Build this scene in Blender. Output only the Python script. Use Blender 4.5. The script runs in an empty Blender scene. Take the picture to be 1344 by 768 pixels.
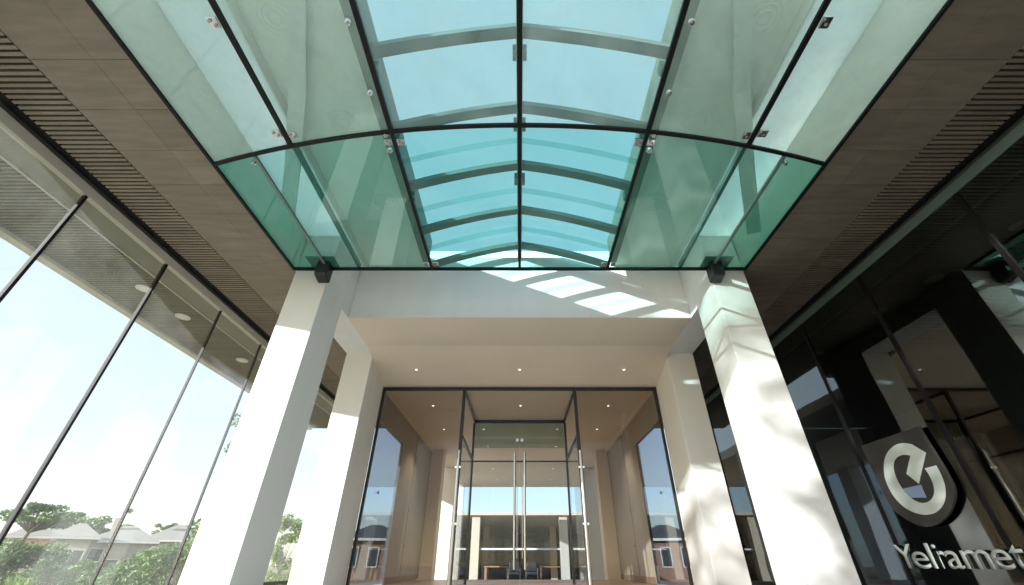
import bpy, bmesh, math, random
from mathutils import Vector, Matrix, noise
R = math.radians
sc = bpy.context.scene
col = sc.collection
rnd = random.Random(7)
FLOOR = -0.35          # the camera stands at z = 0, 35 cm above the paving
LAND = -1.35           # lower ground round the terrace
SUN_DIR = Vector((2.4, 2.6, -1.0)).normalized()   # direction the sunlight travels

# ------------------------------------------------------------------ materials
def _new(name):
    m = bpy.data.materials.new(name); m.use_nodes = True
    nt = m.node_tree
    for n in list(nt.nodes): nt.nodes.remove(n)
    out = nt.nodes.new('ShaderNodeOutputMaterial')
    return m, nt, out

def paint(name, c, rough=.6, var=.08, scale=3.0, bump=.0, bscale=60, metallic=0., stretch=(1,1,1), spec=.5, c2=None, detail=5, island=0):
    m, nt, out = _new(name)
    N = nt.nodes.new; L = nt.links.new
    p = N('ShaderNodeBsdfPrincipled')
    p.inputs['Roughness'].default_value = rough
    p.inputs['Metallic'].default_value = metallic
    p.inputs['Specular IOR Level'].default_value = spec
    tc = N('ShaderNodeTexCoord'); mp = N('ShaderNodeMapping'); mp.inputs['Scale'].default_value = stretch
    L(tc.outputs['Object'], mp.inputs['Vector'])
    nz = N('ShaderNodeTexNoise'); nz.inputs['Scale'].default_value = scale; nz.inputs['Detail'].default_value = detail
    L(mp.outputs['Vector'], nz.inputs['Vector'])
    cr = N('ShaderNodeValToRGB')
    a = tuple(max(0, x*(1-var)) for x in c); b = c2 or tuple(min(1, x*(1+var)) for x in c)
    cr.color_ramp.elements[0].position = .3; cr.color_ramp.elements[0].color = (*a, 1)
    cr.color_ramp.elements[1].position = .7; cr.color_ramp.elements[1].color = (*b, 1)
    L(nz.outputs['Fac'], cr.inputs['Fac']); colr = cr.outputs['Color']
    if island:      # each board or slat has its own tone
        ge = N('ShaderNodeNewGeometry'); mr = N('ShaderNodeMapRange')
        mr.inputs['To Min'].default_value = 1-island; mr.inputs['To Max'].default_value = 1+island
        L(ge.outputs['Random Per Island'], mr.inputs['Value'])
        hv = N('ShaderNodeHueSaturation'); L(mr.outputs[0], hv.inputs['Value']); L(colr, hv.inputs['Color']); colr = hv.outputs['Color']
    L(colr, p.inputs['Base Color'])
    if bump:
        n2 = N('ShaderNodeTexNoise'); n2.inputs['Scale'].default_value = bscale; n2.inputs['Detail'].default_value = 4
        L(mp.outputs['Vector'], n2.inputs['Vector'])
        bp = N('ShaderNodeBump'); bp.inputs['Strength'].default_value = bump; bp.inputs['Distance'].default_value = .01
        L(n2.outputs['Fac'], bp.inputs['Height']); L(bp.outputs['Normal'], p.inputs['Normal'])
    L(p.outputs['BSDF'], out.inputs['Surface'])
    return m

def glass(name, tint, f0=.04, rough=0.0, haze=0.0, hazecol=(.8,.9,.85), through=.5):
    """sheet glass: every face lets light through with this tint and mirrors by Fresnel"""
    m, nt, out = _new(name)
    N = nt.nodes.new; L = nt.links.new
    t = N('ShaderNodeBsdfTransparent'); t.inputs['Color'].default_value = (*tint, 1)
    g = N('ShaderNodeBsdfGlossy'); g.inputs['Roughness'].default_value = rough
    g.inputs['Color'].default_value = (.95, .97, .97, 1)
    wn = N('ShaderNodeTexNoise'); wn.inputs['Scale'].default_value = .9; wn.inputs['Detail'].default_value = 1
    wt = N('ShaderNodeTexCoord'); L(wt.outputs['Object'], wn.inputs['Vector'])
    wb = N('ShaderNodeBump'); wb.inputs['Strength'].default_value = .25; wb.inputs['Distance'].default_value = .012
    L(wn.outputs['Fac'], wb.inputs['Height']); L(wb.outputs['Normal'], g.inputs['Normal'])
    lw = N('ShaderNodeLayerWeight'); lw.inputs['Blend'].default_value = .5
    pw = N('ShaderNodeMath'); pw.operation = 'POWER'; pw.inputs[1].default_value = 5
    L(lw.outputs['Facing'], pw.inputs[0])
    ma = N('ShaderNodeMath'); ma.operation = 'MULTIPLY_ADD'; ma.inputs[1].default_value = 1-f0; ma.inputs[2].default_value = f0
    L(pw.outputs[0], ma.inputs[0])
    mx = N('ShaderNodeMixShader'); L(ma.outputs[0], mx.inputs['Fac'])
    base = t.outputs['BSDF']
    if haze:
        d = N('ShaderNodeBsdfDiffuse'); d.inputs['Color'].default_value = (*hazecol, 1)
        tl = N('ShaderNodeBsdfTranslucent'); tl.inputs['Color'].default_value = (*hazecol, 1)
        md = N('ShaderNodeMixShader'); md.inputs['Fac'].default_value = through
        L(d.outputs[0], md.inputs[1]); L(tl.outputs[0], md.inputs[2])
        m2 = N('ShaderNodeMixShader'); m2.inputs['Fac'].default_value = haze
        L(base, m2.inputs[1]); L(md.outputs[0], m2.inputs[2]); base = m2.outputs[0]
        if haze < .2:    # uneven dust and dried water marks on the sheet
            dn = N('ShaderNodeTexNoise'); dn.inputs['Scale'].default_value = 1.7; dn.inputs['Detail'].default_value = 7; dn.inputs['Roughness'].default_value = .65
            L(wt.outputs['Object'], dn.inputs['Vector'])
            dr = N('ShaderNodeMapRange'); dr.inputs['From Min'].default_value = .35; dr.inputs['From Max'].default_value = .68
            dr.inputs['To Min'].default_value = haze*.45; dr.inputs['To Max'].default_value = haze*1.6
            L(dn.outputs['Fac'], dr.inputs['Value']); L(dr.outputs[0], m2.inputs['Fac'])
    L(base, mx.inputs[1]); L(g.outputs['BSDF'], mx.inputs[2])
    L(mx.outputs[0], out.inputs['Surface'])
    return m

def glow(name, c, s):
    m, nt, out = _new(name)
    e = nt.nodes.new('ShaderNodeEmission'); e.inputs['Color'].default_value = (*c, 1); e.inputs['Strength'].default_value = s
    nt.links.new(e.outputs[0], out.inputs['Surface']); return m

def leafmat(name, a, b):
    m, nt, out = _new(name)
    N = nt.nodes.new; L = nt.links.new
    p = N('ShaderNodeBsdfPrincipled'); p.inputs['Roughness'].default_value = .55
    oi = N('ShaderNodeNewGeometry'); cr = N('ShaderNodeValToRGB')
    cr.color_ramp.elements[0].color = (*a, 1); cr.color_ramp.elements[1].color = (*b, 1)
    L(oi.outputs['Random Per Island'], cr.inputs['Fac']); L(cr.outputs['Color'], p.inputs['Base Color'])
    t = N('ShaderNodeBsdfTranslucent'); L(cr.outputs['Color'], t.inputs['Color'])
    mx = N('ShaderNodeMixShader'); mx.inputs['Fac'].default_value = .3
    L(p.outputs[0], mx.inputs[1]); L(t.outputs[0], mx.inputs[2]); L(mx.outputs[0], out.inputs['Surface'])
    return m

def brickmat(name, c1, c2, mortar, scale=1.0):
    m, nt, out = _new(name)
    N = nt.nodes.new; L = nt.links.new
    p = N('ShaderNodeBsdfPrincipled'); p.inputs['Roughness'].default_value = .85
    tc = N('ShaderNodeTexCoord'); mp = N('ShaderNodeMapping'); mp.inputs['Rotation'].default_value = (R(90), 0, 0)
    L(tc.outputs['Object'], mp.inputs['Vector'])
    b = N('ShaderNodeTexBrick'); b.inputs['Scale'].default_value = scale
    b.inputs['Color1'].default_value = (*c1, 1); b.inputs['Color2'].default_value = (*c2, 1); b.inputs['Mortar'].default_value = (*mortar, 1)
    b.inputs['Brick Width'].default_value = .24; b.inputs['Row Height'].default_value = .08; b.inputs['Mortar Size'].default_value = .008
    L(mp.outputs['Vector'], b.inputs['Vector']); L(b.outputs['Color'], p.inputs['Base Color'])
    L(p.outputs[0], out.inputs['Surface']); return m

M = {}
M['white'] = paint('white_render', (.80, .795, .78), .65, .03, 1.6, .06, 90, stretch=(2.2, 2.2, .5))
M['cream'] = paint('cream_plaster', (.84, .83, .77), .7, .02, 1.3, .05, 70)
M['beige'] = paint('warm_beige_plaster', (.78, .685, .57), .65, .03, 1.1, .05, 80)
M['taupe'] = paint('taupe_panel', (.36, .325, .28), .5, .06, 1.2, .03, 60)
M['board'] = paint('brown_grey_board', (.205, .17, .13), .55, .15, 2.2, .05, 40, stretch=(1, 7, 1), island=.09)
M['slat'] = paint('slat_brown', (.215, .18, .135), .5, .12, 3, 0, island=.12)
M['slatout'] = paint('slat_olive', (.135, .13, .095), .5, .12, 3, 0, island=.12)
M['void'] = paint('ceiling_void', (.018, .016, .014), .8, .1)
M['band'] = paint('smooth_olive_band', (.18, .185, .15), .5, .05)
M['palemetal'] = paint('pale_metal', (.5, .48, .42), .4, .05, metallic=.0)
M['black'] = paint('black_gasket', (.006, .006, .006), .55, .2, spec=.25)
M['blackmetal'] = paint('black_metal', (.014, .015, .016), .45, .15, 8, .02, 120)
M['greymetal'] = paint('grey_green_fin', (.14, .2, .18), .4, .1)
M['steel'] = paint('brushed_steel', (.40, .39, .37), .25, .06, 20, 0, metallic=1., stretch=(20, 20, 1))
M['chrome'] = paint('polished_fitting', (.72, .72, .70), .12, .05, metallic=1.)
M['rib'] = paint('skylight_rib_grey', (.15, .19, .185), .5, .06)
M['ribpale'] = paint('skylight_pale_purlin', (.74, .80, .78), .5, .03)
M['wood'] = paint('red_brown_wood', (.24, .16, .11), .4, .3, 4, .05, 30, stretch=(1, 12, 1))
M['tablewood'] = paint('table_wood', (.42, .24, .12), .45, .2, 5, stretch=(8, 1, 1))
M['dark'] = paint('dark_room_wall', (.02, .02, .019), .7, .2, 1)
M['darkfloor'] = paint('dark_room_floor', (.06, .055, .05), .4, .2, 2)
M['pave'] = paint('paving', (.54, .52, .485), .75, .08, 2.5, .1, 50)
M['shield'] = paint('shield_brown', (.042, .039, .036), .6, .08, 6)
M['mark'] = paint('pale_mark', (.66, .74, .72), .5, .03)
M['roof'] = paint('grey_shingle_roof', (.36, .325, .285), .85, .15, 8, .3, 30)
M['roofdark'] = paint('dark_shingle_roof', (.09, .085, .085), .85, .2, 8, .3, 30)
M['stucco'] = paint('cream_stucco', (.55, .47, .39), .85, .1, 2, .1, 40)
M['trim'] = paint('white_trim', (.75, .73, .68), .6, .05)
M['winglass'] = paint('dark_window', (.06, .07, .075), .08, .3, 1)
M['brick'] = brickmat('orange_brown_brick', (.34, .17, .09), (.28, .13, .07), (.35, .3, .25))
M['bark'] = paint('bark', (.16, .115, .08), .9, .3, 8, .5, 25, stretch=(3, 3, 1))
M['leaf_a'] = leafmat('leaf_mid_green', (.11, .19, .055), (.21, .31, .10))
M['leaf_b'] = leafmat('leaf_deep_green', (.08, .15, .045), (.15, .23, .08))
M['leaf_c'] = leafmat('leaf_fresh_green', (.13, .24, .04), (.24, .36, .08))
M['grass'] = leafmat('tall_grass', (.17, .29, .05), (.34, .44, .12))
M['lamp'] = glow('lamp_lens', (1, .93, .8), 2.2)
M['lampoff'] = paint('frosted_lens', (.8, .8, .76), .35, .02)
M['chairblack'] = paint('black_leather', (.02, .02, .02), .4, .2)
# glass; tint is per face, a sheet has two
M['g_front'] = glass('canopy_glass_mint', (.92, .978, .955), .02, haze=.12, hazecol=(.70, .84, .76))  # haze puts a pale veil into the glass to brighten the flanks
M['g_rear'] = glass('canopy_glass_teal', (.74, .922, .892), .03, haze=.04, hazecol=(.25, .6, .5))
M['g_edge'] = glass('canopy_glass_deep_teal', (.60, .86, .80), .03, haze=.05, hazecol=(.15, .5, .4))
M['g_clear'] = glass('clear_screen_glass', (.97, .985, .98), .025, haze=.045, hazecol=(.95,.98,.96))  # haze puts a washed-out veil into the glass over the houses
M['g_dark'] = glass('tinted_wing_glass', (.46, .52, .49), .12)
M['g_entry'] = glass('entrance_side_glass', (.87, .86, .835), .012)
M['g_back'] = glass('blue_tinted_rear_glass', (.82, .88, .95), .01)
M['g_door'] = glass('door_glass', (.945, .95, .945), .008)
M['g_smoke'] = glass('smoked_side_glass', (.62, .68, .76), .03)
M['g_green'] = glass('green_bulkhead_glass', (.70, .80, .745), .05, haze=.06, hazecol=(.3,.4,.34))
M['lightstrip'] = glass('light_passing_strip', (.7, .8, .77), .03, haze=.95, hazecol=(.93, .97, .95), through=.68)  # ceiling strip made translucent so daylight brightens the atrium flanks
M['g_frost'] = glass('frosted_diffuser', (.7, .8, .77), .03, haze=.93, hazecol=(.86, .9, .88))  # for the added sheet that diffuses sun at the atrium front
M['g_purlin'] = glass('frosted_glass_purlin', (.80, .915, .905), .03, haze=.08, hazecol=(.5, .8, .75))
M['g_roof'] = glass('skylight_glass', (.80, .95, .955), .02)

# ------------------------------------------------------------------ mesh helper
class MB:
    def __init__(s): s.v = []; s.f = []
    def box(s, x0, x1, y0, y1, z0, z1):
        if x0 > x1: x0, x1 = x1, x0
        if y0 > y1: y0, y1 = y1, y0
        b = len(s.v)
        s.v += [Vector(p) for p in ((x0,y0,z0),(x1,y0,z0),(x1,y1,z0),(x0,y1,z0),(x0,y0,z1),(x1,y0,z1),(x1,y1,z1),(x0,y1,z1))]
        s.f += [tuple(b+i for i in q) for q in ((3,2,1,0),(4,5,6,7),(0,1,5,4),(1,2,6,5),(2,3,7,6),(3,0,4,7))]
        return s
    def prism(s, pts, d):
        """closed polygon pts (3-D) swept by vector d"""
        n = len(pts); b = len(s.v); d = Vector(d)
        s.v += [Vector(p) for p in pts] + [Vector(p)+d for p in pts]
        s.f.append(tuple(b+i for i in reversed(range(n)))); s.f.append(tuple(b+n+i for i in range(n)))
        for i in range(n):
            j = (i+1) % n; s.f.append((b+i, b+j, b+n+j, b+n+i))
        return s
    def tube(s, a, c, r0, r1=None, n=12):
        a = Vector(a); c = Vector(c); r1 = r0 if r1 is None else r1
        w = (c-a).normalized(); u = w.orthogonal().normalized(); v = w.cross(u); b = len(s.v)
        for p, r in ((a, r0), (c, r1)):
            for i in range(n):
                t = 2*math.pi*i/n; s.v.append(p+(u*math.cos(t)+v*math.sin(t))*r)
        s.f.append(tuple(b+i for i in reversed(range(n)))); s.f.append(tuple(b+n+i for i in range(n)))
        for i in range(n):
            j = (i+1) % n; s.f.append((b+i, b+j, b+n+j, b+n+i))
        return s
    def sweep(s, path, wx, wz, up=(0,0,1)):
        """rectangular bar swept along a path (list of points); wx across, wz along up"""
        up = Vector(up); b = len(s.v); n = len(path)
        for i, p in enumerate(path):
            p = Vector(p)
            t = (Vector(path[min(i+1, n-1)])-Vector(path[max(i-1, 0)])).normalized()
            side = t.cross(up).normalized()
            for a, c in ((-1,-1),(1,-1),(1,1),(-1,1)):
                s.v.append(p+side*(a*wx/2)+up*(c*wz/2))
        for i in range(n-1):
            for k in range(4):
                q = b+4*i; l = (k+1) % 4
                s.f.append((q+k, q+l, q+4+l, q+4+k))
        s.f.append((b+3, b+2, b+1, b)); e = b+4*(n-1); s.f.append((e, e+1, e+2, e+3))
        return s
    def ring(s, c, r, w, h, n=32):
        """flat ring hanging below a ceiling"""
        c = Vector(c); b = len(s.v)
        for i in range(n):
            t = 2*math.pi*i/n; d = Vector((math.cos(t), math.sin(t), 0))
            s.v += [c+d*(r-w), c+d*(r+w), c+d*(r+w)-Vector((0,0,h)), c+d*(r-w)-Vector((0,0,h))]
        for i in range(n):
            j = (i+1) % n
            for k in range(4):
                l = (k+1) % 4
                s.f.append((b+4*i+k, b+4*i+l, b+4*j+l, b+4*j+k))
        return s
    def dome(s, c, r, h, n=20, m=4, sgn=-1):
        c = Vector(c); b = len(s.v)
        for j in range(m):
            ph = j/m*math.pi/2
            for i in range(n):
                t = 2*math.pi*i/n
                s.v.append(c+Vector((math.cos(t)*r*math.cos(ph), math.sin(t)*r*math.cos(ph), sgn*h*math.sin(ph))))
        s.v.append(c+Vector((0,0,sgn*h)))
        for j in range(m-1):
            for i in range(n):
                k = (i+1) % n
                s.f.append((b+j*n+i, b+j*n+k, b+(j+1)*n+k, b+(j+1)*n+i))
        for i in range(n):
            s.f.append((b+(m-1)*n+i, b+(m-1)*n+(i+1) % n, b+m*n))
        s.f.append(tuple(b+i for i in range(n)))
        return s
    def build(s, name, mat, parent=None, bevel=0, smooth=False, seg=2):
        me = bpy.data.meshes.new(name)
        off = world_of(parent)
        me.from_pydata([tuple(p-off) for p in s.v], [], s.f)
        bm = bmesh.new(); bm.from_mesh(me)
        bmesh.ops.recalc_face_normals(bm, faces=bm.faces)
        if bevel:
            es = [e for e in bm.edges if len(e.link_faces) == 2 and e.calc_face_angle(0) > .5]
            bmesh.ops.bevel(bm, geom=es, offset=bevel, segments=seg, affect='EDGES', profile=.5)
        bm.to_mesh(me); bm.free()
        if smooth:
            for p in me.polygons: p.use_smooth = True
        me.materials.append(mat)
        o = bpy.data.objects.new(name, me); col.objects.link(o)
        if parent: o.parent = parent
        return o

def world_of(o):
    v = Vector((0,0,0))
    while o is not None: v += o.location; o = o.parent
    return v
def tag(o, label=None, cat=None, group=None, kind=None):
    for k, v in (('label', label), ('category', cat), ('group', group), ('kind', kind)):
        if v: o[k] = v
    return o
def thing(name, loc, label, cat, group=None):
    o = bpy.data.objects.new(name, None); col.objects.link(o); o.location = loc; o.empty_display_size = .2
    return tag(o, label, cat, group)
def copy_tree(o, parent=None):
    c = o.copy(); col.objects.link(c); c.parent = parent
    for ch in list(o.children): copy_tree(ch, c)
    return c
def box(name, mat, parent, *d, bevel=0): return MB().box(*d).build(name, mat, parent, bevel)
def struct(o): return tag(o, kind='structure')

# ------------------------------------------------------------------ layout numbers
XI, XO = 2.78, 3.28          # inner and outer faces of the columns
Y1F, Y1B, Y2F, YG = 4.80, 5.44, 7.07, 8.0
ZS = 3.32                    # entrance soffit
ZC = 3.58                    # wing soffit and glass canopy
ZH = 2.97                    # head of the entrance glazing
YL = 5.72                    # face of the lintel
WF, WB = 1.335, 13.2         # front and back of the wing roofs
ZE, ZR, XS = 4.25, 4.70, 1.50  # skylight eaves, ridge, half width

# ------------------------------------------------------------------ ground
def terrain():
    n = 60; mb = MB()
    for j in range(n+1):
        for i in range(n+1):
            u = (i/n*2-1); v = (j/n*2-1)
            x = 420*u*abs(u); y = 420*v*abs(v)
            z = LAND-.02
            mb.v.append(Vector((x, y, z)))
    for j in range(n):
        for i in range(n):
            a = j*(n+1)+i; mb.f.append((a, a+1, a+n+2, a+n+1))
    m, nt, out = _new('dry_earth_ground')
    N = nt.nodes.new; L = nt.links.new
    p = N('ShaderNodeBsdfPrincipled'); p.inputs['Roughness'].default_value = .95
    tc = N('ShaderNodeTexCoord'); nz = N('ShaderNodeTexNoise'); nz.inputs['Scale'].default_value = .12; nz.inputs['Detail'].default_value = 8
    L(tc.outputs['Object'], nz.inputs['Vector'])
    cr = N('ShaderNodeValToRGB'); e = cr.color_ramp.elements
    e[0].position = .42; e[0].color = (.42, .29, .17, 1); e[1].position = .62; e[1].color = (.13, .19, .05, 1)
    L(nz.outputs['Fac'], cr.inputs['Fac']); L(cr.outputs['Color'], p.inputs['Base Color']); L(p.outputs[0], out.inputs['Surface'])
    return struct(mb.build('ground', m))
terrain()
M['stone'] = paint('bounce_dimming_stone', (.08, .074, .068), .6, .15, 2.5, .1, 50)
def paving(name, x0, x1, y0, y1, top, step=1.2, mat='pave'):
    """stone slabs with open joints on a bed"""
    mb = MB(); nx = max(1, round((x1-x0)/step)); ny = max(1, round((y1-y0)/step)); g = .004
    for i in range(nx):
        for j in range(ny):
            a = x0+(x1-x0)*i/nx; b = x0+(x1-x0)*(i+1)/nx; c = y0+(y1-y0)*j/ny; d = y0+(y1-y0)*(j+1)/ny
            mb.box(a+g, b-g, c+g, d-g, top-.06, top)
    mb.box(x0, x1, y0, y1, LAND-.1, top-.065)
    return struct(mb.build(name, M[mat]))
paving('terrace_paving', -6.9, 2.4, -24, 7.9, FLOOR)
paving('bounce_dimming_paving', 2.4, 11.4, -24, 7.9, FLOOR, mat='stone')  # unseen dark floor added to cut light bounced onto the right soffit
M['court'] = paint('courtyard_paving', (.42, .37, .31), .7, .1, 3)
M['tan'] = paint('tan_plaster', (.64, .50, .36), .7, .05, 2)
struct(box('courtyard_paving', M['court'], None, -9, 9, 13.25, 44, LAND-.2, -.9))

# ------------------------------------------------------------------ the entrance building
B = thing('entrance_building', (0, 6, FLOOR), 'white columned entrance building with slatted soffits, deep lintel and ridged skylight over the glass canopy', 'building')
for sx in (-1, 1):
    for (y0, y1, top) in ((Y1F, Y1B, 4.55), (Y2F, YG-.012, ZS+.02)):
        c = MB().box(sx*XI, sx*XO, y0, y1, FLOOR, top).build('column', M['white'], B, .008)
    box('side_beam', M['white'], B, sx*XI, sx*XO, Y1B+.002, YG+.3, ZS, 4.5, bevel=.006)
    # beam seat above rear column is the side beam itself
lint = box('lintel', M['white'], B, -XI+.002, XI-.002, YL, YL+.36, ZS+.004, 4.56, bevel=.006)
MB().prism([(-XI+.002, YL+.362, ZS), (-XI+.002, 6.75, ZS), (-XI+.002, YG-.12, ZH+.03), (-XI+.002, YG-.12, 4.5), (-XI+.002, YL+.362, 4.5)],
           (2*XI-.004, 0, 0)).build('soffit', M['beige'], B)
MB().box(-XI+.002, XI-.002, YL+.006, YL+.358, ZS-.004, ZS+.002).build('lintel_underside', M['beige'], B)
box('downstand', M['beige'], B, -XI+.002, XI-.002, YG-.118, YG+.14, ZH+.03, 4.2)

# wing roofs, soffits, slats; left wing's unseen front corner cut diagonally to let sun onto the columns
def front(x, sx):
    return WF+(max(0, abs(x)-3.98)*.92 if sx < 0 else 0)
for sx in (-1, 1):
    far = 6.75 if sx < 0 else 11.3
    rear = WB
    def wbox(name, mat, x0, x1, z0, z1, inset=0):
        pts = [(sx*x0, front(x0, sx)+inset, z0), (sx*x1, front(x1, sx)+inset, z0), (sx*x1, rear, z0), (sx*x0, rear, z0)]
        if x0 < 3.98 < x1 and sx < 0: pts.insert(1, (sx*3.98, WF+inset, z0))
        return MB().prism(pts, (0, 0, z1-z0)).build(name, mat, B)
    wbox('wing_roof', M['cream'], XO+.02, far, ZC+.14, 4.12)
    # brown boards
    mb = MB(); y = WF; k = 0
    while y < rear-.01:
        y2 = min(y+.46, rear)
        for a, b in ((3.30, 3.64), (3.64, 4.18)):
            dz = rnd.uniform(0, .0015)
            mb.box(sx*(a+.0012), sx*(b-.0012), max(y+.0018, front((a+b)/2, sx)), y2-.0018, ZC+dz, ZC+.03+dz)
        y = y2
    mb.build('board_soffit', M['board'], B)
    wbox('board_backing', M['void'], 3.30, 4.9, ZC+.075, ZC+.138, .003)
    def slats(xa, xb):
        mb = MB(); y = WF+.02
        while y < rear-.05:
            lim = xb
            if sx < 0: lim = min(xb, 3.98+(y-WF)/.92)
            if lim > xa+.05: mb.box(sx*xa, sx*lim, y, y+.031, ZC-.004, ZC+.052)
            y += .054
        return mb
    slats(4.185, 4.72).build('slat_ceiling', M['slat'], B)
    wbox('shadow_gap', M['black'], 4.722, 4.868, ZC+.03, ZC+.07, .01)
    wbox('gap_side', M['black'], 4.722, 4.73, ZC, ZC+.028, .01)
    wbox('header_band', M['band'], 4.952, 5.40, ZC-.03, ZC+.1)
    wbox('band_edge', M['palemetal'], 5.402, 5.43, ZC-.045, ZC+.1)
    xo = 6.6 if sx < 0 else 10.95
    slats(5.432, xo).build('slat_ceiling', M['slatout'], B)
    wbox('slat_backing', M['void'], 5.432, xo, ZC+.075, ZC+.138, .003)
    if sx < 0:
        pa, pb = Vector((-3.985, WF-.035, ZC-.05)), Vector((-6.76, front(6.76, -1)-.035, ZC-.05))
        MB().prism([pa, pb, pb-Vector((0,.03,0)), pa-Vector((0,.03,0))], (0, 0, .3)).build('diagonal_sun_baffle', M['band'], B)  # added out of view to keep direct sun off the slat ends
        wbox('eave_fascia', M['palemetal'], 6.602, 6.748, ZC-.05, ZC+.138)
    # atrium side wall, ceiling strip, ceiling panel
    box('atrium_wall', M['cream'], B, sx*3.302, sx*3.40, 1.30, YL+.3, ZC+.142, 4.62)
    box('atrium_wall_base', M['cream'], B, sx*3.284, sx*3.299, WF, Y1F+.6, ZC+.004, ZC+.2)
    box('ceiling_strip', M['lightstrip'], B, sx*2.68, sx*3.30, 1.59, YL-.01, ZE, ZE+.02)
    box('strip_edge', M['white'], B, sx*2.66, sx*2.679, 1.60, YL-.01, ZE-.004, ZE+.28)
    box('ceiling_panel', M['cream'], B, sx*1.60, sx*2.658, 1.60, YL-.002, ZE+.13, 4.55)
    for (cx, cy) in ((2.10, 2.93), (2.36, 1.80), (1.95, 4.2)):
        me_ = MB().ring((sx*cx, cy, ZE+.13), .16, .004, .004).build('ceiling_medallion', M['cream'], B, smooth=True)
        for r in (.115, .06): MB().ring((sx*cx, cy, ZE+.13), r, .004, .004).build('inner_ring', M['cream'], me_, smooth=True)
    box('added_sun_diffuser', M['g_frost'], B, sx*(1.22 if sx > 0 else 1.60), sx*3.40, 1.20, 1.22, ZC+.03, 4.74)  # unseen sheet added to keep direct sun off the atrium wall and soften it
    # raking white strut in the atrium flank
    pth = [Vector((sx*3.10, 4.05, 3.66)), Vector((sx*2.78, 3.30, 4.06)), Vector((sx*2.42, 2.48, 4.30)), Vector((sx*2.03, 1.57, 4.32))]
    MB().sweep(pth, .17, .05).build('raking_strut', M['white'], B)
    box('skylight_kerb', M['band'], B, sx*XS, sx*1.598, 1.56, 5.34, ZE-.10, ZE+.36)
box('back_wall', M['white'], B, -3.3, 3.3, YL+.364, YL+.5, 4.502, 5.0)

# ------------------------------------------------------------------ skylight
S = thing('ridged_skylight', (0, 3.7, ZE), 'long ridged skylight of arched grey ribs above the teal glass canopy', 'skylight')
def arch(x):
    t = abs(x)/XS
    return ZR-(ZR-ZE)*(.60*t+.40*t*t)
def rib(y, w, h, mat, name, dz=0):
    n = 14; mb = MB()
    pts = []
    for i in range(n+1):
        x = -XS+.002+(2*XS-.004)*i/n; pts.append((x, arch(x)+dz))
    poly = [(x, y-w/2, z) for x, z in pts]+[(x, y-w/2, z-h) for x, z in reversed(pts)]
    return mb.prism(poly, (0, w, 0)).build(name, mat, S)
for y in (2.04, 2.90, 3.77, 4.64, 5.50): rib(y, .12, .075, M['rib'], 'rib')
for y in (3.36, 4.22, 5.06): rib(y, .012, .10, M['g_purlin'], 'purlin', .0)
MB().box(-.035, .035, 1.57, YL-.004, ZR-.16, ZR+.03).build('ridge_bar', M['rib'], S)
for sx in (-1, 1):
    n = 7; mb = MB(); top = []
    for i in range(n+1):
        x = sx*(.036+(XS-.036)*i/n); top.append((x, arch(x)+.035))
    poly = [(x, 1.63, z) for x, z in top]+[(x, 1.63, z+.012) for x, z in reversed(top)]
    mb.prism(poly, (0, YL-1.64, 0)).build('glazing', M['g_roof'], S)
    for y in (2.22, 3.08, 3.95):
        box('rib_cleat', M['greymetal'], S, sx*.036, sx*.075, y-.05, y+.05, ZR-.20, ZR-.05)
        box('rib_cleat', M['greymetal'], S, sx*(XS-.06), sx*(XS-.002), y-.05, y+.05, ZE-.06, ZE+.06)

# ------------------------------------------------------------------ glass canopy
C = thing('glass_canopy', (0, 2.8, ZC), 'flat teal glass canopy with black joints and steel clamps hung before the white columns', 'canopy')
CF, CB = 1.0, 4.74
def yarc(x): return 2.41+.475*(x/3.3)**2
def pane(x0, x1, rear, mat):
    n = 8; g = .004
    xs = [x0+g+(x1-x0-2*g)*i/n for i in range(n+1)]
    if rear: poly = [(x, yarc(x)+g, ZC) for x in xs]+[(x1-g, CB, ZC), (x0+g, CB, ZC)]
    else:    poly = [(x0+g, CF, ZC), (x1-g, CF, ZC)]+[(x, yarc(x)-g, ZC) for x in reversed(xs)]
    return MB().prism(poly, (0, 0, .014)).build('glass_pane', mat, C)
for a, b in ((-3.28, -2.34), (-2.34, -1.27), (-1.27, 0), (0, 1.27), (1.27, 2.34), (2.34, 3.28)):
    pane(a, b, False, M['g_front'])
for a, b, m in ((-3.28, -2.78, 'g_edge'), (-2.78, -2.34, 'g_rear'), (-2.34, -1.27, 'g_rear'), (-1.27, 0, 'g_rear'),
                (0, 1.27, 'g_rear'), (1.27, 2.34, 'g_rear'), (2.34, 2.78, 'g_rear'), (2.78, 3.28, 'g_edge')):
    pane(a, b, True, M[m])
MB().sweep([(x, yarc(x), ZC-.012) for x in [-3.28+6.56*i/32 for i in range(33)]], .036, .03).build('arched_joint', M['black'], C)
for x in (-1.27, 0, 1.27):
    MB().box(x-.022, x+.022, CF, yarc(x)-.02, ZC-.034, ZC-.002).build('black_joint', M['black'], C)
    MB().box(x-.018, x+.018, yarc(x)+.02, CB-.002, ZC-.03, ZC-.002).build('black_joint', M['black'], C)
for sx in (-1, 1):
    MB().box(sx*2.34-.022, sx*2.34+.022, CF, yarc(2.34)-.02, ZC-.03, ZC-.002).build('black_joint', M['black'], C)
    MB().box(sx*2.34-.022, sx*2.34+.022, yarc(2.34)+.02, CB, ZC+.016, ZC+.07).build('glass_fin', M['greymetal'], C)
    MB().box(sx*2.78-.016, sx*2.78+.016, yarc(2.78)+.02, CB, ZC-.03, ZC-.002).build('black_joint', M['greymetal'], C)
    MB().box(sx*3.262, sx*3.292, CF, CB, ZC-.03, ZC-.002).build('edge_trim', M['black'], C)
MB().box(-3.29, 3.29, CB-.004, CB+.022, ZC-.03, ZC+.016).build('edge_trim', M['black'], C)
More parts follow.
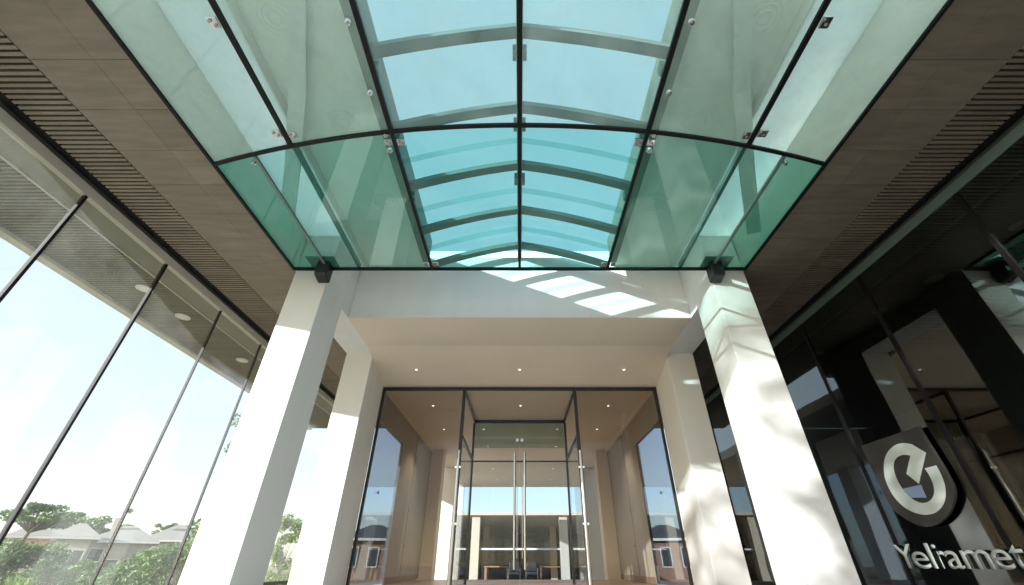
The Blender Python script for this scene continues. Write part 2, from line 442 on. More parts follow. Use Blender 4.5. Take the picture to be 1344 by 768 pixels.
def clamp(x, y, w=.075, d=.085, roundb=False):
    b = MB().box(x-w/2, x+w/2, y-d/2, y+d/2, ZC-.026, ZC-.002).build('clamp', M['chrome'], C, .004)
    k = MB()
    k.tube((x-w*.2, y-d*.2, ZC-.027), (x-w*.2, y-d*.2, ZC-.040), .013); k.tube((x+w*.2, y+d*.2, ZC-.027), (x+w*.2, y+d*.2, ZC-.040), .013)
    k.build('bolt', M['steel'], b)
def stud(x, y, r=.03):
    b = MB().tube((x, y, ZC-.002), (x, y, ZC-.03), r, r*.85, 20).build('stud', M['chrome'], C, .003)
    MB().tube((x, y, ZC-.031), (x, y, ZC-.045), r*.45, n=6).build('bolt', M['steel'], b)
for sx in (-1, 1):
    clamp(sx*2.42, 1.50); clamp(sx*2.42, 2.50, .085, .075); clamp(sx*2.265, 2.52, .07, .075)
    clamp(sx*1.205, 2.60, .085, .08); clamp(sx*1.335, 2.60, .07, .07); stud(sx*1.345, 2.70, .032); stud(sx*1.34, 2.52, .022)
    clamp(sx*1.205, 4.62, .075, .09); clamp(sx*1.335, 4.62, .06, .08)
    stud(sx*2.84, 2.86, .024); stud(sx*1.36, 1.50, .026); stud(sx*1.36, 2.08, .026)
    # bracket block that holds the sheet edge on the column
    poly = [(sx*2.72, 4.60, ZC-.20), (sx*2.72, 4.79, ZC-.24), (sx*2.72, 4.79, ZC+.14), (sx*2.72, 4.60, ZC+.10)]
    br = MB().prism(poly, (sx*.17, 0, 0)).build('edge_bracket', M['blackmetal'], C, .02)
    MB().box(sx*2.62, sx*3.02, 4.50, 4.735, ZC+.018, ZC+.03).build('bracket_plate', M['greymetal'], br)

# ------------------------------------------------------------------ glass screen walls
def screen(name, sx, gx, edges, mat, label, barw):
    t = thing(name, (sx*gx, (WF+WB)/2, FLOOR), label, 'glass wall'); f0 = edges[0]-.03
    for a, b in zip(edges[:-1], edges[1:]):
        MB().box(sx*gx, sx*(gx+.016), a+.006, b-.006, FLOOR+.06, ZC-.13).build('glass_pane', mat, t)
    for e in edges:
        MB().box(sx*(gx-.012), sx*(gx+.03), e-(barw if e < 5.6 or sx > 0 else .011)/2, e+(barw if e < 5.6 or sx > 0 else .011)/2, FLOOR+.06, ZC-.135).build('mullion', M['black'], t)
    MB().box(sx*(gx-.01), sx*(gx+.065), f0, WB, ZC-.125, ZC-.012).build('head_channel', M['palemetal' if sx < 0 else 'greymetal'], t)
    MB().box(sx*(gx-.03), sx*(gx+.06), f0, WB, FLOOR, FLOOR+.058).build('sill_channel', M['blackmetal'], t)
    return t
screen('glass_screen', -1, 4.88, [2.24, 3.22, 4.48, 5.72, 6.95, 8.2, 9.4, 10.6, 11.8, WB-.03], M['g_clear'],
       'clear glass wall with slim black mullions looking out to the houses', .03)
screen('glass_screen', 1, 4.88, [WF+.03, 1.75, 3.20, 4.78, 6.20, 7.65, 9.1, 10.5, 11.9, WB-.03], M['g_dark'],
       'dark tinted glass wall on the right carrying the shield sign', .05)
# dark room behind the right glass
D = thing('dark_side_room', (8, 7, FLOOR), 'dim room behind the tinted glass wall on the right', 'room')
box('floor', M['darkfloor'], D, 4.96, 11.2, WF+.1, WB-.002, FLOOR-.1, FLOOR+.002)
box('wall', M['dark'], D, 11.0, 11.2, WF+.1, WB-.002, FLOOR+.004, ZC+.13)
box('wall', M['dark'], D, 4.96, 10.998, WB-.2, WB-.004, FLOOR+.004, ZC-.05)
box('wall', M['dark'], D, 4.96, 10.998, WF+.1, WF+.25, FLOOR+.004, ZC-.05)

# recessed round lights in the slatted soffits
def disc_light(x, y, label, lit):
    t = thing('ceiling_light', (x, y, ZC-.004), label, 'ceiling light', 'round lights in the slatted soffits')
    MB().ring((x, y, ZC-.004), .10, .014, .012).build('trim_ring', M['trim'], t, smooth=False)
    MB().dome((x, y, ZC-.005), .088, .025).build('lens', M['lampoff'] if not lit else M['lamp'], t, smooth=True)
for y, l in ((5.26, 'nearest round white light in the slatted soffit beyond the left glass wall'),
             (6.13, 'middle round white light in the slatted soffit beyond the left glass wall'),
             (7.95, 'farthest round white light in the left slatted soffit beside the front column')):
    disc_light(-5.85, y, l, False)
for y, x, l in ((3.83, 6.36, 'round ceiling light at the right edge of the photo behind the dark glass'),
             (5.0, 6.25, 'second round ceiling light behind the dark glass from the right edge'),
             (5.92, 6.1, 'third round ceiling light behind the dark glass from the right edge'),
             (7.6, 6.1, 'farthest round ceiling light behind the dark glass near the column')):
    disc_light(x, y, l, False)

# ------------------------------------------------------------------ shield sign and lettering on the right glass
F, CX, PIT = 535.0, 682.0, math.atan(356/535)
def onto(u, v, X):
    """where the plane x = X is met by photograph pixel (u, v)"""
    yc = 384-v
    d = Vector((u-CX, F*math.cos(PIT)-yc*math.sin(PIT), F*math.sin(PIT)+yc*math.cos(PIT)))
    p = d*(X/d.x); return p
Z2 = lambda u, v: (1120+u/4.518, 540+v/4.518)
XG = 4.845
SG = thing('shield_sign', (4.82, 5.4, .3), 'dark brown shield sign with a pale round open-ring emblem on the right glass', 'sign')
def smooth_closed(pts, sharp, n=5):
    out = []; m = len(pts)
    for i in range(m):
        p0, p1, p2, p3 = pts[i-1], pts[i], pts[(i+1) % m], pts[(i+2) % m]
        a = p0 if i not in sharp else p1; d = p3 if (i+1) % m not in sharp else p2
        for k in range(n):
            t = k/n
            q = [.5*((2*p1[c])+(-a[c]+p2[c])*t+(2*a[c]-5*p1[c]+4*p2[c]-d[c])*t*t+(-a[c]+3*p1[c]-3*p2[c]+d[c])*t**3) for c in (0, 1)]
            out.append(q)
    return out
def plate(px, X, th, name, mat, par, bevel=0):
    pts = [onto(*Z2(*p), X) for p in px]
    pts = [Vector((X, p.y, p.z)) for p in pts]
    return MB().prism(pts, (-th, 0, 0)).build(name, mat, par, bevel)
sh = smooth_closed([(60,205),(400,88),(560,345),(617,470),(600,575),(545,650),(470,685),(390,672),(310,630),(235,560),(150,400)], {0, 1, 2, 10}, 6)
plate(sh, XG, .035, 'shield_plate', M['shield'], SG, .006)
XM = XG-.036
ring_o = [(352,196),(300,188),(250,200),(206,240),(184,300),(186,380),(212,455),(262,530),(330,585),(410,612),(475,606),(520,575),(546,520),(546,450),(525,385),(492,320)]
ring_i = [(424,338),(455,385),(478,445),(478,495),(455,530),(410,543),(355,522),(305,475),(262,410),(240,340),(245,295),(268,268),(300,258),(338,262)]
plate(smooth_closed(ring_o+ring_i, {0, 15, 16, 29}, 4), XM, .004, 'emblem_ring', M['mark'], SG)
plate([(352,198),(432,246),(390,430),(317,370),(340,262)], XM, .005, 'emblem_flag', M['mark'], SG)
m_blue = paint('pale_blue_mark', (.30, .42, .66), .4, .04)
plate([(290,460),(402,434),(436,512),(340,512)], XM, .003, 'emblem_window', m_blue, SG)

# lettering, one part per letter, stroke letters with round-ended strokes
LT = thing('sign_lettering', (4.83, 5.4, -.04), 'row of pale raised letters below the shield sign on the right glass', 'lettering')
def letter(ch, y_left, base, h, adv):
    cu = bpy.data.curves.new('letter_curve', 'FONT'); cu.body = ch; cu.size = 1; cu.offset = .004; cu.extrude = 0; cu.resolution_u = 6
    tmp = bpy.data.objects.new('letter_tmp', cu); col.objects.link(tmp)
    dg = bpy.context.evaluated_depsgraph_get(); dg.update()
    me = bpy.data.meshes.new_from_object(tmp.evaluated_get(dg))
    bpy.data.objects.remove(tmp); bpy.data.curves.remove(cu)
    off = world_of(LT)
    xs = [v.co.x for v in me.vertices]; x0, x1 = min(xs), max(xs)
    s = h/.70
    for v in me.vertices:
        fx = (v.co.x-x0)/(x1-x0)
        v.co = Vector((XG-.002, y_left-fx*adv, base+v.co.y*s))-off
    bm = bmesh.new(); bm.from_mesh(me)
    bmesh.ops.remove_doubles(bm, verts=bm.verts, dist=1e-5)
    r = bmesh.ops.extrude_face_region(bm, geom=list(bm.faces))
    bmesh.ops.translate(bm, verts=[g for g in r['geom'] if isinstance(g, bmesh.types.BMVert)], vec=(-.004, 0, 0))
    bmesh.ops.recalc_face_normals(bm, faces=bm.faces)
    bm.to_mesh(me); bm.free(); me.name = 'letter'
    me.materials.append(M['mark'])
    o = bpy.data.objects.new('letter', me); col.objects.link(o); o.parent = LT
Z1 = lambda u: 1160+u/7.304
def ypos(u, v=745): return onto(u, v, XG).y
for ch, ua, ub in (('Y',140,314),('e',278,437),('l',452,492),('i',515,556),('r',519,612),('a',604,750),('m',766,1034),('e',1050,1236),('t',1240,1395)):
    a, b = Z1(ua), Z1(ub)
    ya = onto(a, 735, XG).y; yb = onto(b, 735, XG).y
    letter(ch, ya, -.045, .255, ya-yb)

# ------------------------------------------------------------------ entrance glazing and doors
G = thing('glass_entrance', (0, YG, FLOOR), 'tall glazed entrance with black frame and double doors with long tubular pulls', 'entrance')
XP = 1.12
MB().box(-XI+.004, XI-.004, YG-.01, YG+.05, ZH-.03, ZH+.028).build('head_frame', M['blackmetal'], G)
for sx in (-1, 1):
    MB().box(sx*(XI-.045), sx*(XI-.003), YG-.01, YG+.05, FLOOR, ZH-.032).build('jamb_frame', M['blackmetal'], G)
    MB().box(sx*(XP-.03), sx*(XP+.03), YG-.01, YG+.05, FLOOR, ZH-.032).build('post', M['blackmetal'], G)
    MB().tube((sx*(XP+.005), YG-.05, FLOOR), (sx*(XP+.005), YG-.05, 1.76), .034).build('steel_post', M['steel'], G, smooth=False)
    MB().box(sx*(XP+.032), sx*(XI-.047), YG+.01, YG+.022, FLOOR+.02, ZH-.032).build('side_pane', M['g_entry'], G)
    d = MB().box(sx*.012, sx*(XP-.034), YG+.012, YG+.024, FLOOR+.02, 1.99).build('door_leaf', M['g_door'], G)
    h = MB().tube((sx*.09, YG-.07, -.08), (sx*.09, YG-.07, 1.72), .021)
    for z in (.15, 1.5): h.tube((sx*.09, YG-.07, z), (sx*.09, YG+.01, z), .012)
    h.build('handle', M['steel'], d)
    MB().box(sx*.02, sx*.07, YG+.004, YG+.03, 1.93, 1.985).build('patch_fitting', M['steel'], d)
    # inner lobby box: rails running back, rear posts, inner leaves
    for z in (2.90, 2.02):
        MB().box(sx*(XP-.03), sx*(XP+.005), YG+.052, 10.16, z, z+.05).build('lobby_rail', M['blackmetal'], G)
    MB().box(sx*(XP-.03), sx*(XP+.02), 10.16, 10.22, FLOOR, ZH-.08).build('lobby_post', M['blackmetal'], G)
    MB().box(sx*(XP-.01), sx*(XP+.002), YG+.06, 10.15, FLOOR+.02, 2.015).build('lobby_side_pane', M['g_door'], G)
    MB().box(sx*.01, sx*(XP-.034), 10.18, 10.192, FLOOR+.02, 1.985).build('inner_door_leaf', M['g_door'], G)
    MB().tube((sx*.62, 10.10, 2.86), (sx*.62, 10.10, 2.965), .035).build('spot_lamp', M['blackmetal'], G) if False else None
    MB().box(sx*.05, sx*.065, 10.12, 10.15, .1, 1.5).build('inner_handle', M['steel'], G)
    for z in (.55, 1.45):
        MB().box(sx*(XP-.05), sx*(XP+.06), YG-.075, YG-.03, z, z+.03).build('post_clip', M['chrome'], G)
MB().box(-XP+.034, XP-.034, YG+.012, YG+.024, 2.0, ZH-.032).build('transom_pane', M['g_door'], G)
MB().box(-XP, XP, 10.165, 10.225, ZH-.078, ZH-.004).build('inner_transom', M['blackmetal'], G)
MB().box(-XP+.034, XP-.034, 10.17, 10.21, 1.99, 2.02).build('inner_door_head', M['blackmetal'], G)
MB().box(-XP+.034, XP-.034, 10.24, 10.252, 2.58, ZH-.082).build('green_pane', M['g_green'], G)
MB().box(-XP+.034, XP-.034, 10.24, 10.252, 2.32, 2.575).build('green_pane', M['g_green'], G)

# lobby shell behind the glazing
V = thing('lobby', (0, 10.8, FLOOR), 'beige lobby behind the glass entrance with downlit ceiling and taupe side walls', 'lobby')
box('ceiling', M['beige'], V, -XI, XI, YG+.142, 20.8, ZH, ZH+.25)
box('floor', M['wood'], V, -XI, XI, YG-.05, 13.2, FLOOR-.9, FLOOR-.0)
for sx in (-1, 1):
    box('side_wall', M['taupe'], V, sx*(XI-.03), sx*(XI+.04), 10.05, 13.6, FLOOR+.002, ZH-.002, bevel=.004)
    box('wall_head', M['taupe'], V, sx*(XI-.03), sx*(XI+.04), YG+.144, 10.048, 2.36, ZH-.002)
    box('smoked_pane', M['g_smoke'], V, sx*(XI-.02), sx*(XI-.006), YG+.06, 10.046, FLOOR+.02, 2.358)
    box('wall_base', M['wood'], V, sx*(XI-.042), sx*(XI-.031), 10.05, 13.6, FLOOR+.004, FLOOR+.12)
    box('cove', M['beige'], V, sx*(XI-.10), sx*(XI-.032), YG+.144, 13.6, ZH-.05, ZH-.002)
    MB().box(sx*(XI-.034), sx*(XI-.0305), 11.34, 11.352, FLOOR+.13, ZH-.06).build('wall_joint', M['void'], V)
    for z in (.35, 1.1, 1.75):
        MB().tube((sx*(XI-.03), 11.36, z), (sx*(XI-.075), 11.36, z), .016).build('wall_stud', M['chrome'], V)
    MB().tube((sx*(XI-.02), 8.75, 1.15), (sx*(XI-.06), 8.75, 1.15), .022).build('wall_stud', M['chrome'], V)
    box('end_pier', M['beige'], V, sx*2.38, sx*(XI-.034), 13.4, 13.9, FLOOR-.55, ZH-.004, bevel=.005)
    box('court_column', M['white'], V, sx*2.35, sx*2.85, 16.2, 16.8, -.9, ZH-.004, bevel=.005)
    box('court_column', M['white'], V, sx*2.45, sx*2.95, 19.6, 20.2, -.9, ZH-.004, bevel=.005)
for a, b in ((-2.7, -1.2), (-1.2, 1.2), (1.2, 2.7)):
    box('rear_pane', M['g_back'], V, a+.004, b-.004, 20.60, 20.612, -.88, ZH-.004)
# small recessed lights in ceilings
def spot(x, y, z, label, group, power=0):
    t = thing('recessed_light', (x, y, z), label, 'downlight', group)
    MB().ring((x, y, z-.001), .045, .012, .008, 20).build('trim_ring', M['trim'], t)
    MB().dome((x, y, z-.002), .022, .005, 12, 2).build('lens', M['lamp'], t, smooth=True)
    if power:
        l = bpy.data.lights.new('downlight', 'SPOT'); l.energy = power; l.spot_size = R(110); l.spot_blend = .8; l.shadow_soft_size = .03; l.color = (1, .88, .74)
        lo = bpy.data.objects.new('downlight', l); col.objects.link(lo); lo.parent = t; lo.location = (0, 0, -.02)
for x, w in ((-2.0, 'left'), (0.0, 'middle'), (2.02, 'right')):
    spot(x, 7.40, ZS-(7.40-6.75)/1.13*(ZS-ZH-.03)-.004, f'small recessed light, {w} of the three in the peach soffit above the entrance', 'recessed lights in the entrance soffit')
rows = [(9.07, (-1.95, 0.02, 2.0), 'front row inside the glass'),
        (11.0, (-2.0, -.95, 1.0, 2.05), 'second row before the green glass'),
        (12.9, (-.96, 1.1), 'third row behind the green glass'),
        (16.4, (-1.0, 1.25), 'fourth row behind the inner door head'),
        (18.8, (-.97, 1.3), 'last row beside the strip of sky')]
for y, xs, w in rows:
    names = {2: ('left', 'right'), 3: ('left', 'middle', 'right'), 4: ('far left', 'inner left', 'inner right', 'far right')}[len(xs)]
    for x, nm in zip(xs, names):
        spot(x, y, ZH, f'tiny lit lobby downlight, {nm} in the {w}', 'lobby ceiling downlights', 42)

# ------------------------------------------------------------------ rear pavilion across the courtyard
P = thing('rear_pavilion', (0, 30, -.9), 'beige open pavilion seen through the entrance doors across the courtyard', 'pavilion')
box('roof', M['tan'], P, -4.9, 4.9, 24, 41, 2.10, 2.22)
for sx in (-1, 1):
    for y, x in ((24.2, 2.05), (31.5, 2.0)):
        box('column', M['tan'], P, sx*x, sx*(x+.42), y, y+.5, -.9, 2.098, bevel=.006)
    box('side_wall', M['tan'], P, sx*4.6, sx*4.9, 24.4, 40, -.9, 2.098)
    for y in (25.5, 28.5, 31.5):
        w = box('window', M['winglass'], P, sx*4.585, sx*4.599, y, y+1.6, -.2, 1.6)
        box('frame', M['trim'], w, sx*4.565, sx*4.584, y+.76, y+.84, -.2, 1.6)
box('back_wall', M['dark'], P, -4.6, 4.6, 40, 40.3, -.9, 2.098)
for x in (-2.9, -1.0, 1.0, 2.9):
    w = box('window', M['winglass'], P, x-.85, x+.85, 39.97, 39.998, -.3, 1.75)
    box('frame', M['blackmetal'], w, x-.87, x+.87, 39.94, 39.968, .70, .78)
box('tie_rail', M['trim'], P, -2.04, 2.04, 24.35, 24.43, .58, .66)
def table(x, y, label):
    t = thing('wooden_table', (x, y, -.9), label, 'table', 'tables in the rear pavilion')
    MB().box(x-.65, x+.65, y-.4, y+.4, -.16, -.10).build('tabletop', M['tablewood'], t, .006)
    for a in (-1, 1):
        for b in (-1, 1):
            MB().box(x+a*.58-.035, x+a*.58+.035, y+b*.33-.035, y+b*.33+.035, -.9, -.162).build('leg', M['tablewood'], t)
table(-1.25, 26.6, 'wooden table left of the door pulls in the rear pavilion')
table(1.75, 26.6, 'wooden table right of the door pulls in the rear pavilion')
def chair(x, y, label):
    t = thing('black_chair', (x, y, -.9), label, 'chair', 'black chairs in the rear pavilion')
    MB().box(x-.27, x+.27, y-.26, y+.26, -.46, -.36).build('seat', M['chairblack'], t, .02)
    MB().box(x-.27, x+.27, y+.22, y+.30, -.34, .10).build('backrest', M['chairblack'], t, .03)
    for a in (-1, 1):
        MB().box(x+a*.30-.025, x+a*.30+.025, y-.25, y+.25, -.20, -.16).build('armrest', M['chairblack'], t)
        for b in (-1, 1):
            MB().box(x+a*.30-.018, x+a*.30+.018, y+b*.22-.018, y+b*.22+.018, -.9, -.202).build('leg', M['steel'], t)
chair(-.28, 25.5, 'black armchair left of the door centre in the rear pavilion')
chair(.62, 25.5, 'black armchair right of the door centre in the rear pavilion')

# ------------------------------------------------------------------ plants
def leaf_cloud(mb, c, rad, n, size, rng, flat=1.0, hollow=.35):
    c = Vector(c)
    for _ in range(n):
        while True:
            d = Vector((rng.uniform(-1,1), rng.uniform(-1,1), rng.uniform(-1,1)))
            if hollow < d.length <= 1: break
        p = c+Vector((d.x*rad, d.y*rad, d.z*rad*flat))
        u = Vector((rng.gauss(0,1), rng.gauss(0,1), rng.gauss(0,.6))).normalized(); w = u.orthogonal().normalized()
        w.rotate(Matrix.Rotation(rng.uniform(0, 6.28), 3, u)); s = size*rng.uniform(.6, 1.3)
        b = len(mb.v)
        mb.v += [p-u*s, p+w*s*.42, p+u*s, p-w*s*.42]; mb.f.append((b, b+1, b+2, b+3))
def tree(name, x, y, base, top, spread, label, leaf, seed, group=None, nclump=16, per=150, ls=.11, flat=.6, lean=0., trunkfrac=.45, tr=.12, crown_flat=.55):
    rng = random.Random(seed); t = thing(name, (x, y, base), label, 'tree', group)
    h = top-base; tk = MB(); cr = MB()
    p0 = Vector((x, y, base)); p1 = Vector((x+lean*h*.3, y, base+h*trunkfrac))
    mid = (p0+p1)/2+Vector((rng.uniform(-.05,.05)*h*.4, 0, 0))
    tk.tube(p0, mid, tr, tr*.85, 9); tk.tube(mid, p1, tr*.85, tr*.65, 9)
    cc = Vector((x+lean*h*.6, y, base+h*(1+trunkfrac)/2))
    for i in range(nclump):
        a = rng.uniform(0, 6.28); rr = math.sqrt(rng.random())
        e = cc+Vector((math.cos(a)*spread*rr, math.sin(a)*spread*rr, rng.uniform(-1, 1)*(h*(1-trunkfrac)/2)*(1-.5*rr)))
        tk.tube(p1, e, tr*.35, tr*.08, 6)
        leaf_cloud(cr, e, spread*rng.uniform(.22, .40), per, ls, rng, crown_flat, .2)
    tk.build('trunk', M['bark'], t, smooth=True); cr.build('crown', leaf, t)
    return t
def at(u, v, dist):
    """ground position on the bearing of photograph pixel (u, v) at this many metres"""
    p = onto(u, v, -1.0 if u < CX else 1.0); d = Vector((p.x, p.y, 0)); s = dist/d.length
    return Vector((p.x*s, p.y*s, p.z*s))
def shrub(name, u, v, dist, wid, hgt, label, leaf, seed, n=2600, ls=.12):
    rng = random.Random(seed); q = at(u, v, dist)
    t = thing(name, (q.x, q.y, LAND), label, 'shrub', 'shrubs before the houses')
    cr = MB(); st = MB()
    for i in range(14):
        a = rng.uniform(0, 6.28); rr = math.sqrt(rng.random())
        e = Vector((q.x+math.cos(a)*wid/2*rr, q.y+math.sin(a)*wid/2*rr, LAND+hgt*(.35+.5*rng.random()*(1-.45*rr))))
        st.tube((q.x, q.y, LAND), e, .03, .01, 5)
        leaf_cloud(cr, e, wid*.2, n//14, ls, rng, .8, .1)
    st.build('stem', M['bark'], t); cr.build('foliage', leaf, t)

# ------------------------------------------------------------------ houses outside
def hip_house(u0, u1, vref, dist, depth, eave, ridge, label, wall, roof, base=LAND, wins=(), chim=None, face=None, cat='house'):
    a = at(u0, vref, dist); b = at(u1, vref, dist)
    ax = Vector((b.x-a.x, b.y-a.y, 0)); L = ax.length; ax.normalize(); bk = Vector((-ax.y, ax.x, 0))
    if bk.dot(Vector((a.x, a.y, 0))) < 0: bk = -bk
    o = Vector((a.x, a.y, 0))
    ctr = o+ax*(L/2)+bk*(depth/2)
    t = thing('hip_roofed_house', (ctr.x, ctr.y, base), label, cat, 'houses outside')
    W = lambda s, d, z: o+ax*s+bk*d+Vector((0, 0, z))
    mb = MB().prism([W(0,0,base), W(L,0,base), W(L,depth,base), W(0,depth,base)], (0,0,eave-base-.004)); mb.build('wall', wall, t)
    ov = .5; k = depth/2+ov
    rb = [W(-ov,-ov,eave), W(L+ov,-ov,eave), W(L+ov,depth+ov,eave), W(-ov,depth+ov,eave)]
    r0, r1 = W(min(k-ov, L*.4), depth/2, ridge), W(max(L-k+ov, L*.6), depth/2, ridge)
    mb = MB(); mb.v = rb+[v+Vector((0,0,.22)) for v in rb]+[r0, r1]
    mb.f = [(3,2,1,0),(0,1,5,4),(1,2,6,5),(2,3,7,6),(3,0,4,7),(4,5,9,8),(5,6,9),(6,7,8,9),(7,4,8)]
    r = mb.build('roof', roof, t)
    MB().prism([W(-ov,-ov-.06,eave), W(L+ov,-ov-.06,eave), W(L+ov,-ov-.01,eave), W(-ov,-ov-.01,eave)], (0,0,.20)).build('fascia', M['trim'], r)
    if chim:
        s, d, z0, z1 = chim
        MB().prism([W(s,d,z0), W(s+.55,d,z0), W(s+.55,d+.5,z0), W(s,d+.5,z0)], (0,0,z1-z0)).build('chimney', M['stucco'], r)
    for (s0, s1, z0, z1) in wins:
        s0 *= L; s1 *= L
        w = MB().prism([W(s0,-.06,z0), W(s1,-.06,z0), W(s1,-.004,z0), W(s0,-.004,z0)], (0,0,z1-z0)).build('window', M['winglass'], t)
        f = MB(); g = .09
        for (p, q, zz, zt) in ((s0-g, s1+g, z1+.003, z1+g), (s0-g, s1+g, z0-g, z0-.003), (s0-g, s0-.003, z0-.002, z1+.002), (s1+.003, s1+g, z0-.002, z1+.002)):
            f.prism([W(p,-.10,zz), W(q,-.10,zz), W(q,-.002,zz), W(p,-.002,zz)], (0,0,zt-zz))
        f.build('frame', M['trim'], w)
    return t
hip_house(12, 76, 715, 60, 8, 1.85, 3.5, 'cream house with grey hip roof at the left edge beyond the glass wall', M['stucco'], M['roof'],
          wins=((.45,.58,-.3,1.1), (.68,.80,-.3,1.1)))
hip_house(70, 118, 715, 56, 7, 1.75, 3.15, 'low cream house wing with wide window beside the second mullion', M['stucco'], M['roof'],
          wins=((.08,.48,-.1,.95), (.62,.92,-.1,.95)))
hip_house(118, 200, 715, 62, 8, 1.7, 3.4, 'cream house with chimney and long pale eaves right of the second mullion', M['stucco'], M['roof'],
          wins=((.05,.25,.2,1.2), (.35,.55,-.4,.3), (.65,.85,-.4,.3)), chim=(.9, 2.6, 2.2, 4.05))
hip_house(190, 268, 715, 72, 9, 2.2, 4.3, 'distant grey roofed house half hidden by the big shrub next to the column', M['stucco'], M['roof'], wins=((.2,.4,-.2,1.2),))
def brick_house(sx):
    t = hip_house(CX+sx*158, CX+sx*236, 740, 46, 8, 1.75, 3.3, f'brown brick house seen through the smoked glass on the {"left" if sx < 0 else "right"} of the lobby',
          M['brick'], M['roofdark'], wins=((.1,.22,-.2,1.2), (.4,.55,-.2,1.2), (.75,.88,-.2,1.2)))
brick_house(-1); brick_house(1)

tr = 'trees beyond the houses and terrace'
q = at(28, 700, 48); tree('spreading_tree', q.x, q.y, LAND, 3.95, 1.9, 'broad flat topped tree at the far left beside the first mullion', M['leaf_a'], 3, tr, 20, 190, .13, lean=.3, trunkfrac=.6, tr=.16, crown_flat=.35)
q = at(92, 690, 78); tree('round_tree', q.x, q.y, LAND, 5.0, 3.0, 'round green tree behind the grey roof left of the second mullion', M['leaf_a'], 4, tr, 16, 170, .22)
q = at(126, 690, 80); tree('round_tree', q.x, q.y, LAND, 4.9, 2.5, 'round green tree directly behind the chimney and second mullion', M['leaf_b'], 5, tr, 14, 170, .22)
q = at(164, 690, 74); tree('slender_tree', q.x, q.y, LAND, 6.1, 1.2, 'slim upright pale tree behind the roof right of the second mullion', M['leaf_a'], 6, tr, 12, 130, .2, trunkfrac=.35)
q = at(213, 690, 92); tree('small_tree', q.x, q.y, LAND, 5.9, 1.5, 'small distant tree above the far roof, left of a second small one', M['leaf_a'], 8, tr, 9, 90, .2)
q = at(226, 690, 92); tree('small_tree', q.x, q.y, LAND, 5.6, 1.3, 'small distant tree above the far roof, nearest the front column', M['leaf_b'], 9, tr, 9, 90, .2)
q = at(376, 720, 20); tree('young_tree', q.x, q.y, LAND, 1.95, .62, 'young fresh green tree seen between the two left columns', M['leaf_c'], 10, tr, 18, 150, .06, trunkfrac=.3, tr=.035, crown_flat=1.0)
tree('tall_tree', -13.4, 22.3, LAND, 7.6, 1.35, 'tall green tree outside, mirrored in the right glass beside the emblem', M['leaf_a'], 11, tr, 18, 170, .1, trunkfrac=.4, tr=.1, crown_flat=.9)
tree('added_shade_tree', -7.1, -8.2, LAND, 7.0, 1.2, 'unseen leafy tree added behind the viewer to shade the shield sign', M['leaf_b'], 12, tr, 16, 110, .12, trunkfrac=.62, tr=.1, crown_flat=.9)  # added out of view as a sun blocker for the shield
tree('added_dapple_tree', -20.6, -20.5, LAND, 13.6, 3.0, 'unseen sparse tree added far behind the viewer to dapple the right columns', M['leaf_b'], 13, tr, 22, 46, .24, trunkfrac=.6, tr=.16, crown_flat=.8)  # added out of view to throw soft dapples on the right columns
shrub('round_shrub', 16, 735, 44, 4.2, 3.6, 'large dark round shrub at the lower left corner', M['leaf_b'], 21, 3600, .15)
shrub('low_shrub', 66, 752, 40, 2.0, 1.9, 'small dark shrub in the grass before the low house wing', M['leaf_b'], 22, 1800, .11)
shrub('big_shrub', 232, 725, 34, 3.6, 3.0, 'big soft shrub beside the front column, below the far roof', M['leaf_a'], 23, 4200, .13)
shrub('tall_shrub', 258, 705, 30, 3.4, 4.0, 'tallest shrub, partly hidden by the front column', M['leaf_a'], 24, 3600, .12)
shrub('yellow_shrub', 128, 740, 42, 2.2, 1.9, 'yellowish shrub behind the lower end of the second mullion', M['leaf_c'], 25, 1800, .12)
shrub('wide_shrub', 175, 750, 36, 4.0, 1.45, 'wide low shrub between the second mullion and the big shrub', M['leaf_a'], 26, 2600, .12)
shrub('verge_shrub', 372, 762, 24, 1.8, 1.3, 'low green shrub at the foot of the young tree between columns', M['leaf_c'], 27, 1400, .08)
# tall grass
def grass():
    rng = random.Random(5); mb = MB()
    for _ in range(26000):
        u = rng.uniform(-60, 300); d = rng.uniform(38, 56)
        if d < 44 and noise.noise(Vector((u*.05, d*.2, 0))) < .1: continue
        q = at(u, 740, d)
        if u < 125 and d < 40.5: continue
        h = rng.uniform(.3, .8)*(1.0+.5*noise.noise(Vector((q.x*.3, q.y*.3, 2))))
        a = rng.uniform(0, 6.28); w = .028; b = len(mb.v); dx, dy = math.cos(a)*w, math.sin(a)*w
        lx, ly = rng.gauss(0, .18), rng.gauss(0, .18)
        mb.v += [Vector((q.x-dx, q.y-dy, LAND-.03)), Vector((q.x+dx, q.y+dy, LAND-.03)), Vector((q.x+lx+dx*.3, q.y+ly+dy*.3, LAND+h)), Vector((q.x+lx*1.3, q.y+ly*1.3, LAND+h*1.05))]
        mb.f.append((b, b+1, b+2, b+3))
    M['dirt'] = paint('orange_dirt', (.46, .30, .17), .95, .15, 1.2)
    pts = [at(u, 740, d) for u, d in ((-90, 39.5), (40, 40.5), (130, 37), (60, 30), (-90, 28))]
    struct(MB().prism([Vector((p.x, p.y, LAND-.05)) for p in pts], (0, 0, .055)).build('dirt_path', M['dirt']))
    o = mb.build('grass', M['grass']); tag(o, 'tall bright green grass growing before the houses', 'grass', kind='stuff')
grass()

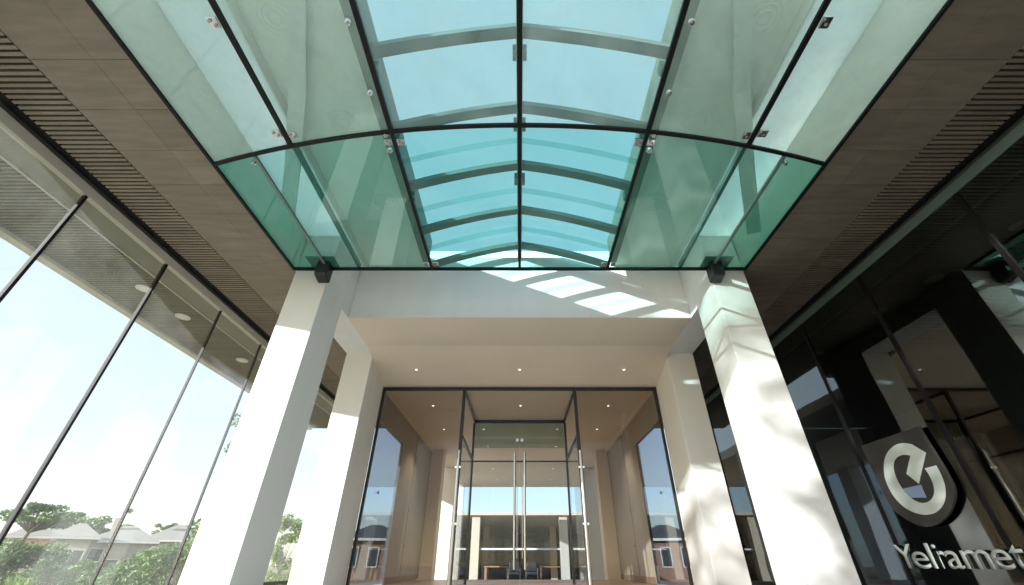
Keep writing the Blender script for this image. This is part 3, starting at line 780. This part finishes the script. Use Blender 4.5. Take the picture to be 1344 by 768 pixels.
# ------------------------------------------------------------------ light, sky, camera
sun = bpy.data.lights.new('sun', 'SUN'); sun.energy = 4.1; sun.angle = R(.53); sun.color = (1, .99, .965)
so = bpy.data.objects.new('sun', sun); col.objects.link(so)
so.rotation_euler = SUN_DIR.to_track_quat('-Z', 'Y').to_euler(); so.location = (-8, -30, 12)
w = bpy.data.worlds.new('World'); sc.world = w; w.use_nodes = True
nt = w.node_tree
bg = nt.nodes['Background']; sk = nt.nodes.new('ShaderNodeTexSky'); sk.sky_type = 'NISHITA'; sk.sun_disc = False
p = -SUN_DIR
sk.sun_elevation = math.asin(p.z); sk.sun_rotation = math.atan2(p.x, p.y)
sk.air_density = 1.0; sk.dust_density = .8; sk.ozone_density = 1.0; sk.altitude = 50
nt.links.new(sk.outputs[0], bg.inputs['Color']); bg.inputs['Strength'].default_value = .075
veil = nt.nodes.new('ShaderNodeBackground'); veil.inputs['Color'].default_value = (.86, .945, 1, 1); veil.inputs['Strength'].default_value = .31   # thin bright overcast veil
ad = nt.nodes.new('ShaderNodeAddShader'); nt.links.new(bg.outputs[0], ad.inputs[0]); nt.links.new(veil.outputs[0], ad.inputs[1])
nt.links.new(ad.outputs[0], nt.nodes['World Output'].inputs['Surface'])

cam = bpy.data.cameras.new('camera'); co = bpy.data.objects.new('camera', cam); col.objects.link(co)
cam.sensor_width = 36; cam.lens = 36*F/1344; cam.shift_x = -(CX-672)/1344; cam.clip_start = .02; cam.clip_end = 1500
co.location = (0, 0, 0); co.rotation_euler = (R(90)+PIT, 0, 0)
sc.camera = co
sc.view_settings.view_transform = 'Standard'; sc.view_settings.look = 'None'
sc.view_settings.exposure = 1.18; sc.view_settings.gamma = 1
sc.view_settings.use_curve_mapping = False
sc.render.engine = 'CYCLES'
cy = sc.cycles
cy.max_bounces = 10; cy.diffuse_bounces = 5; cy.glossy_bounces = 5; cy.transmission_bounces = 6; cy.transparent_max_bounces = 40
cy.use_denoising = True; cy.sample_clamp_indirect = 8; cy.caustics_reflective = False; cy.caustics_refractive = False
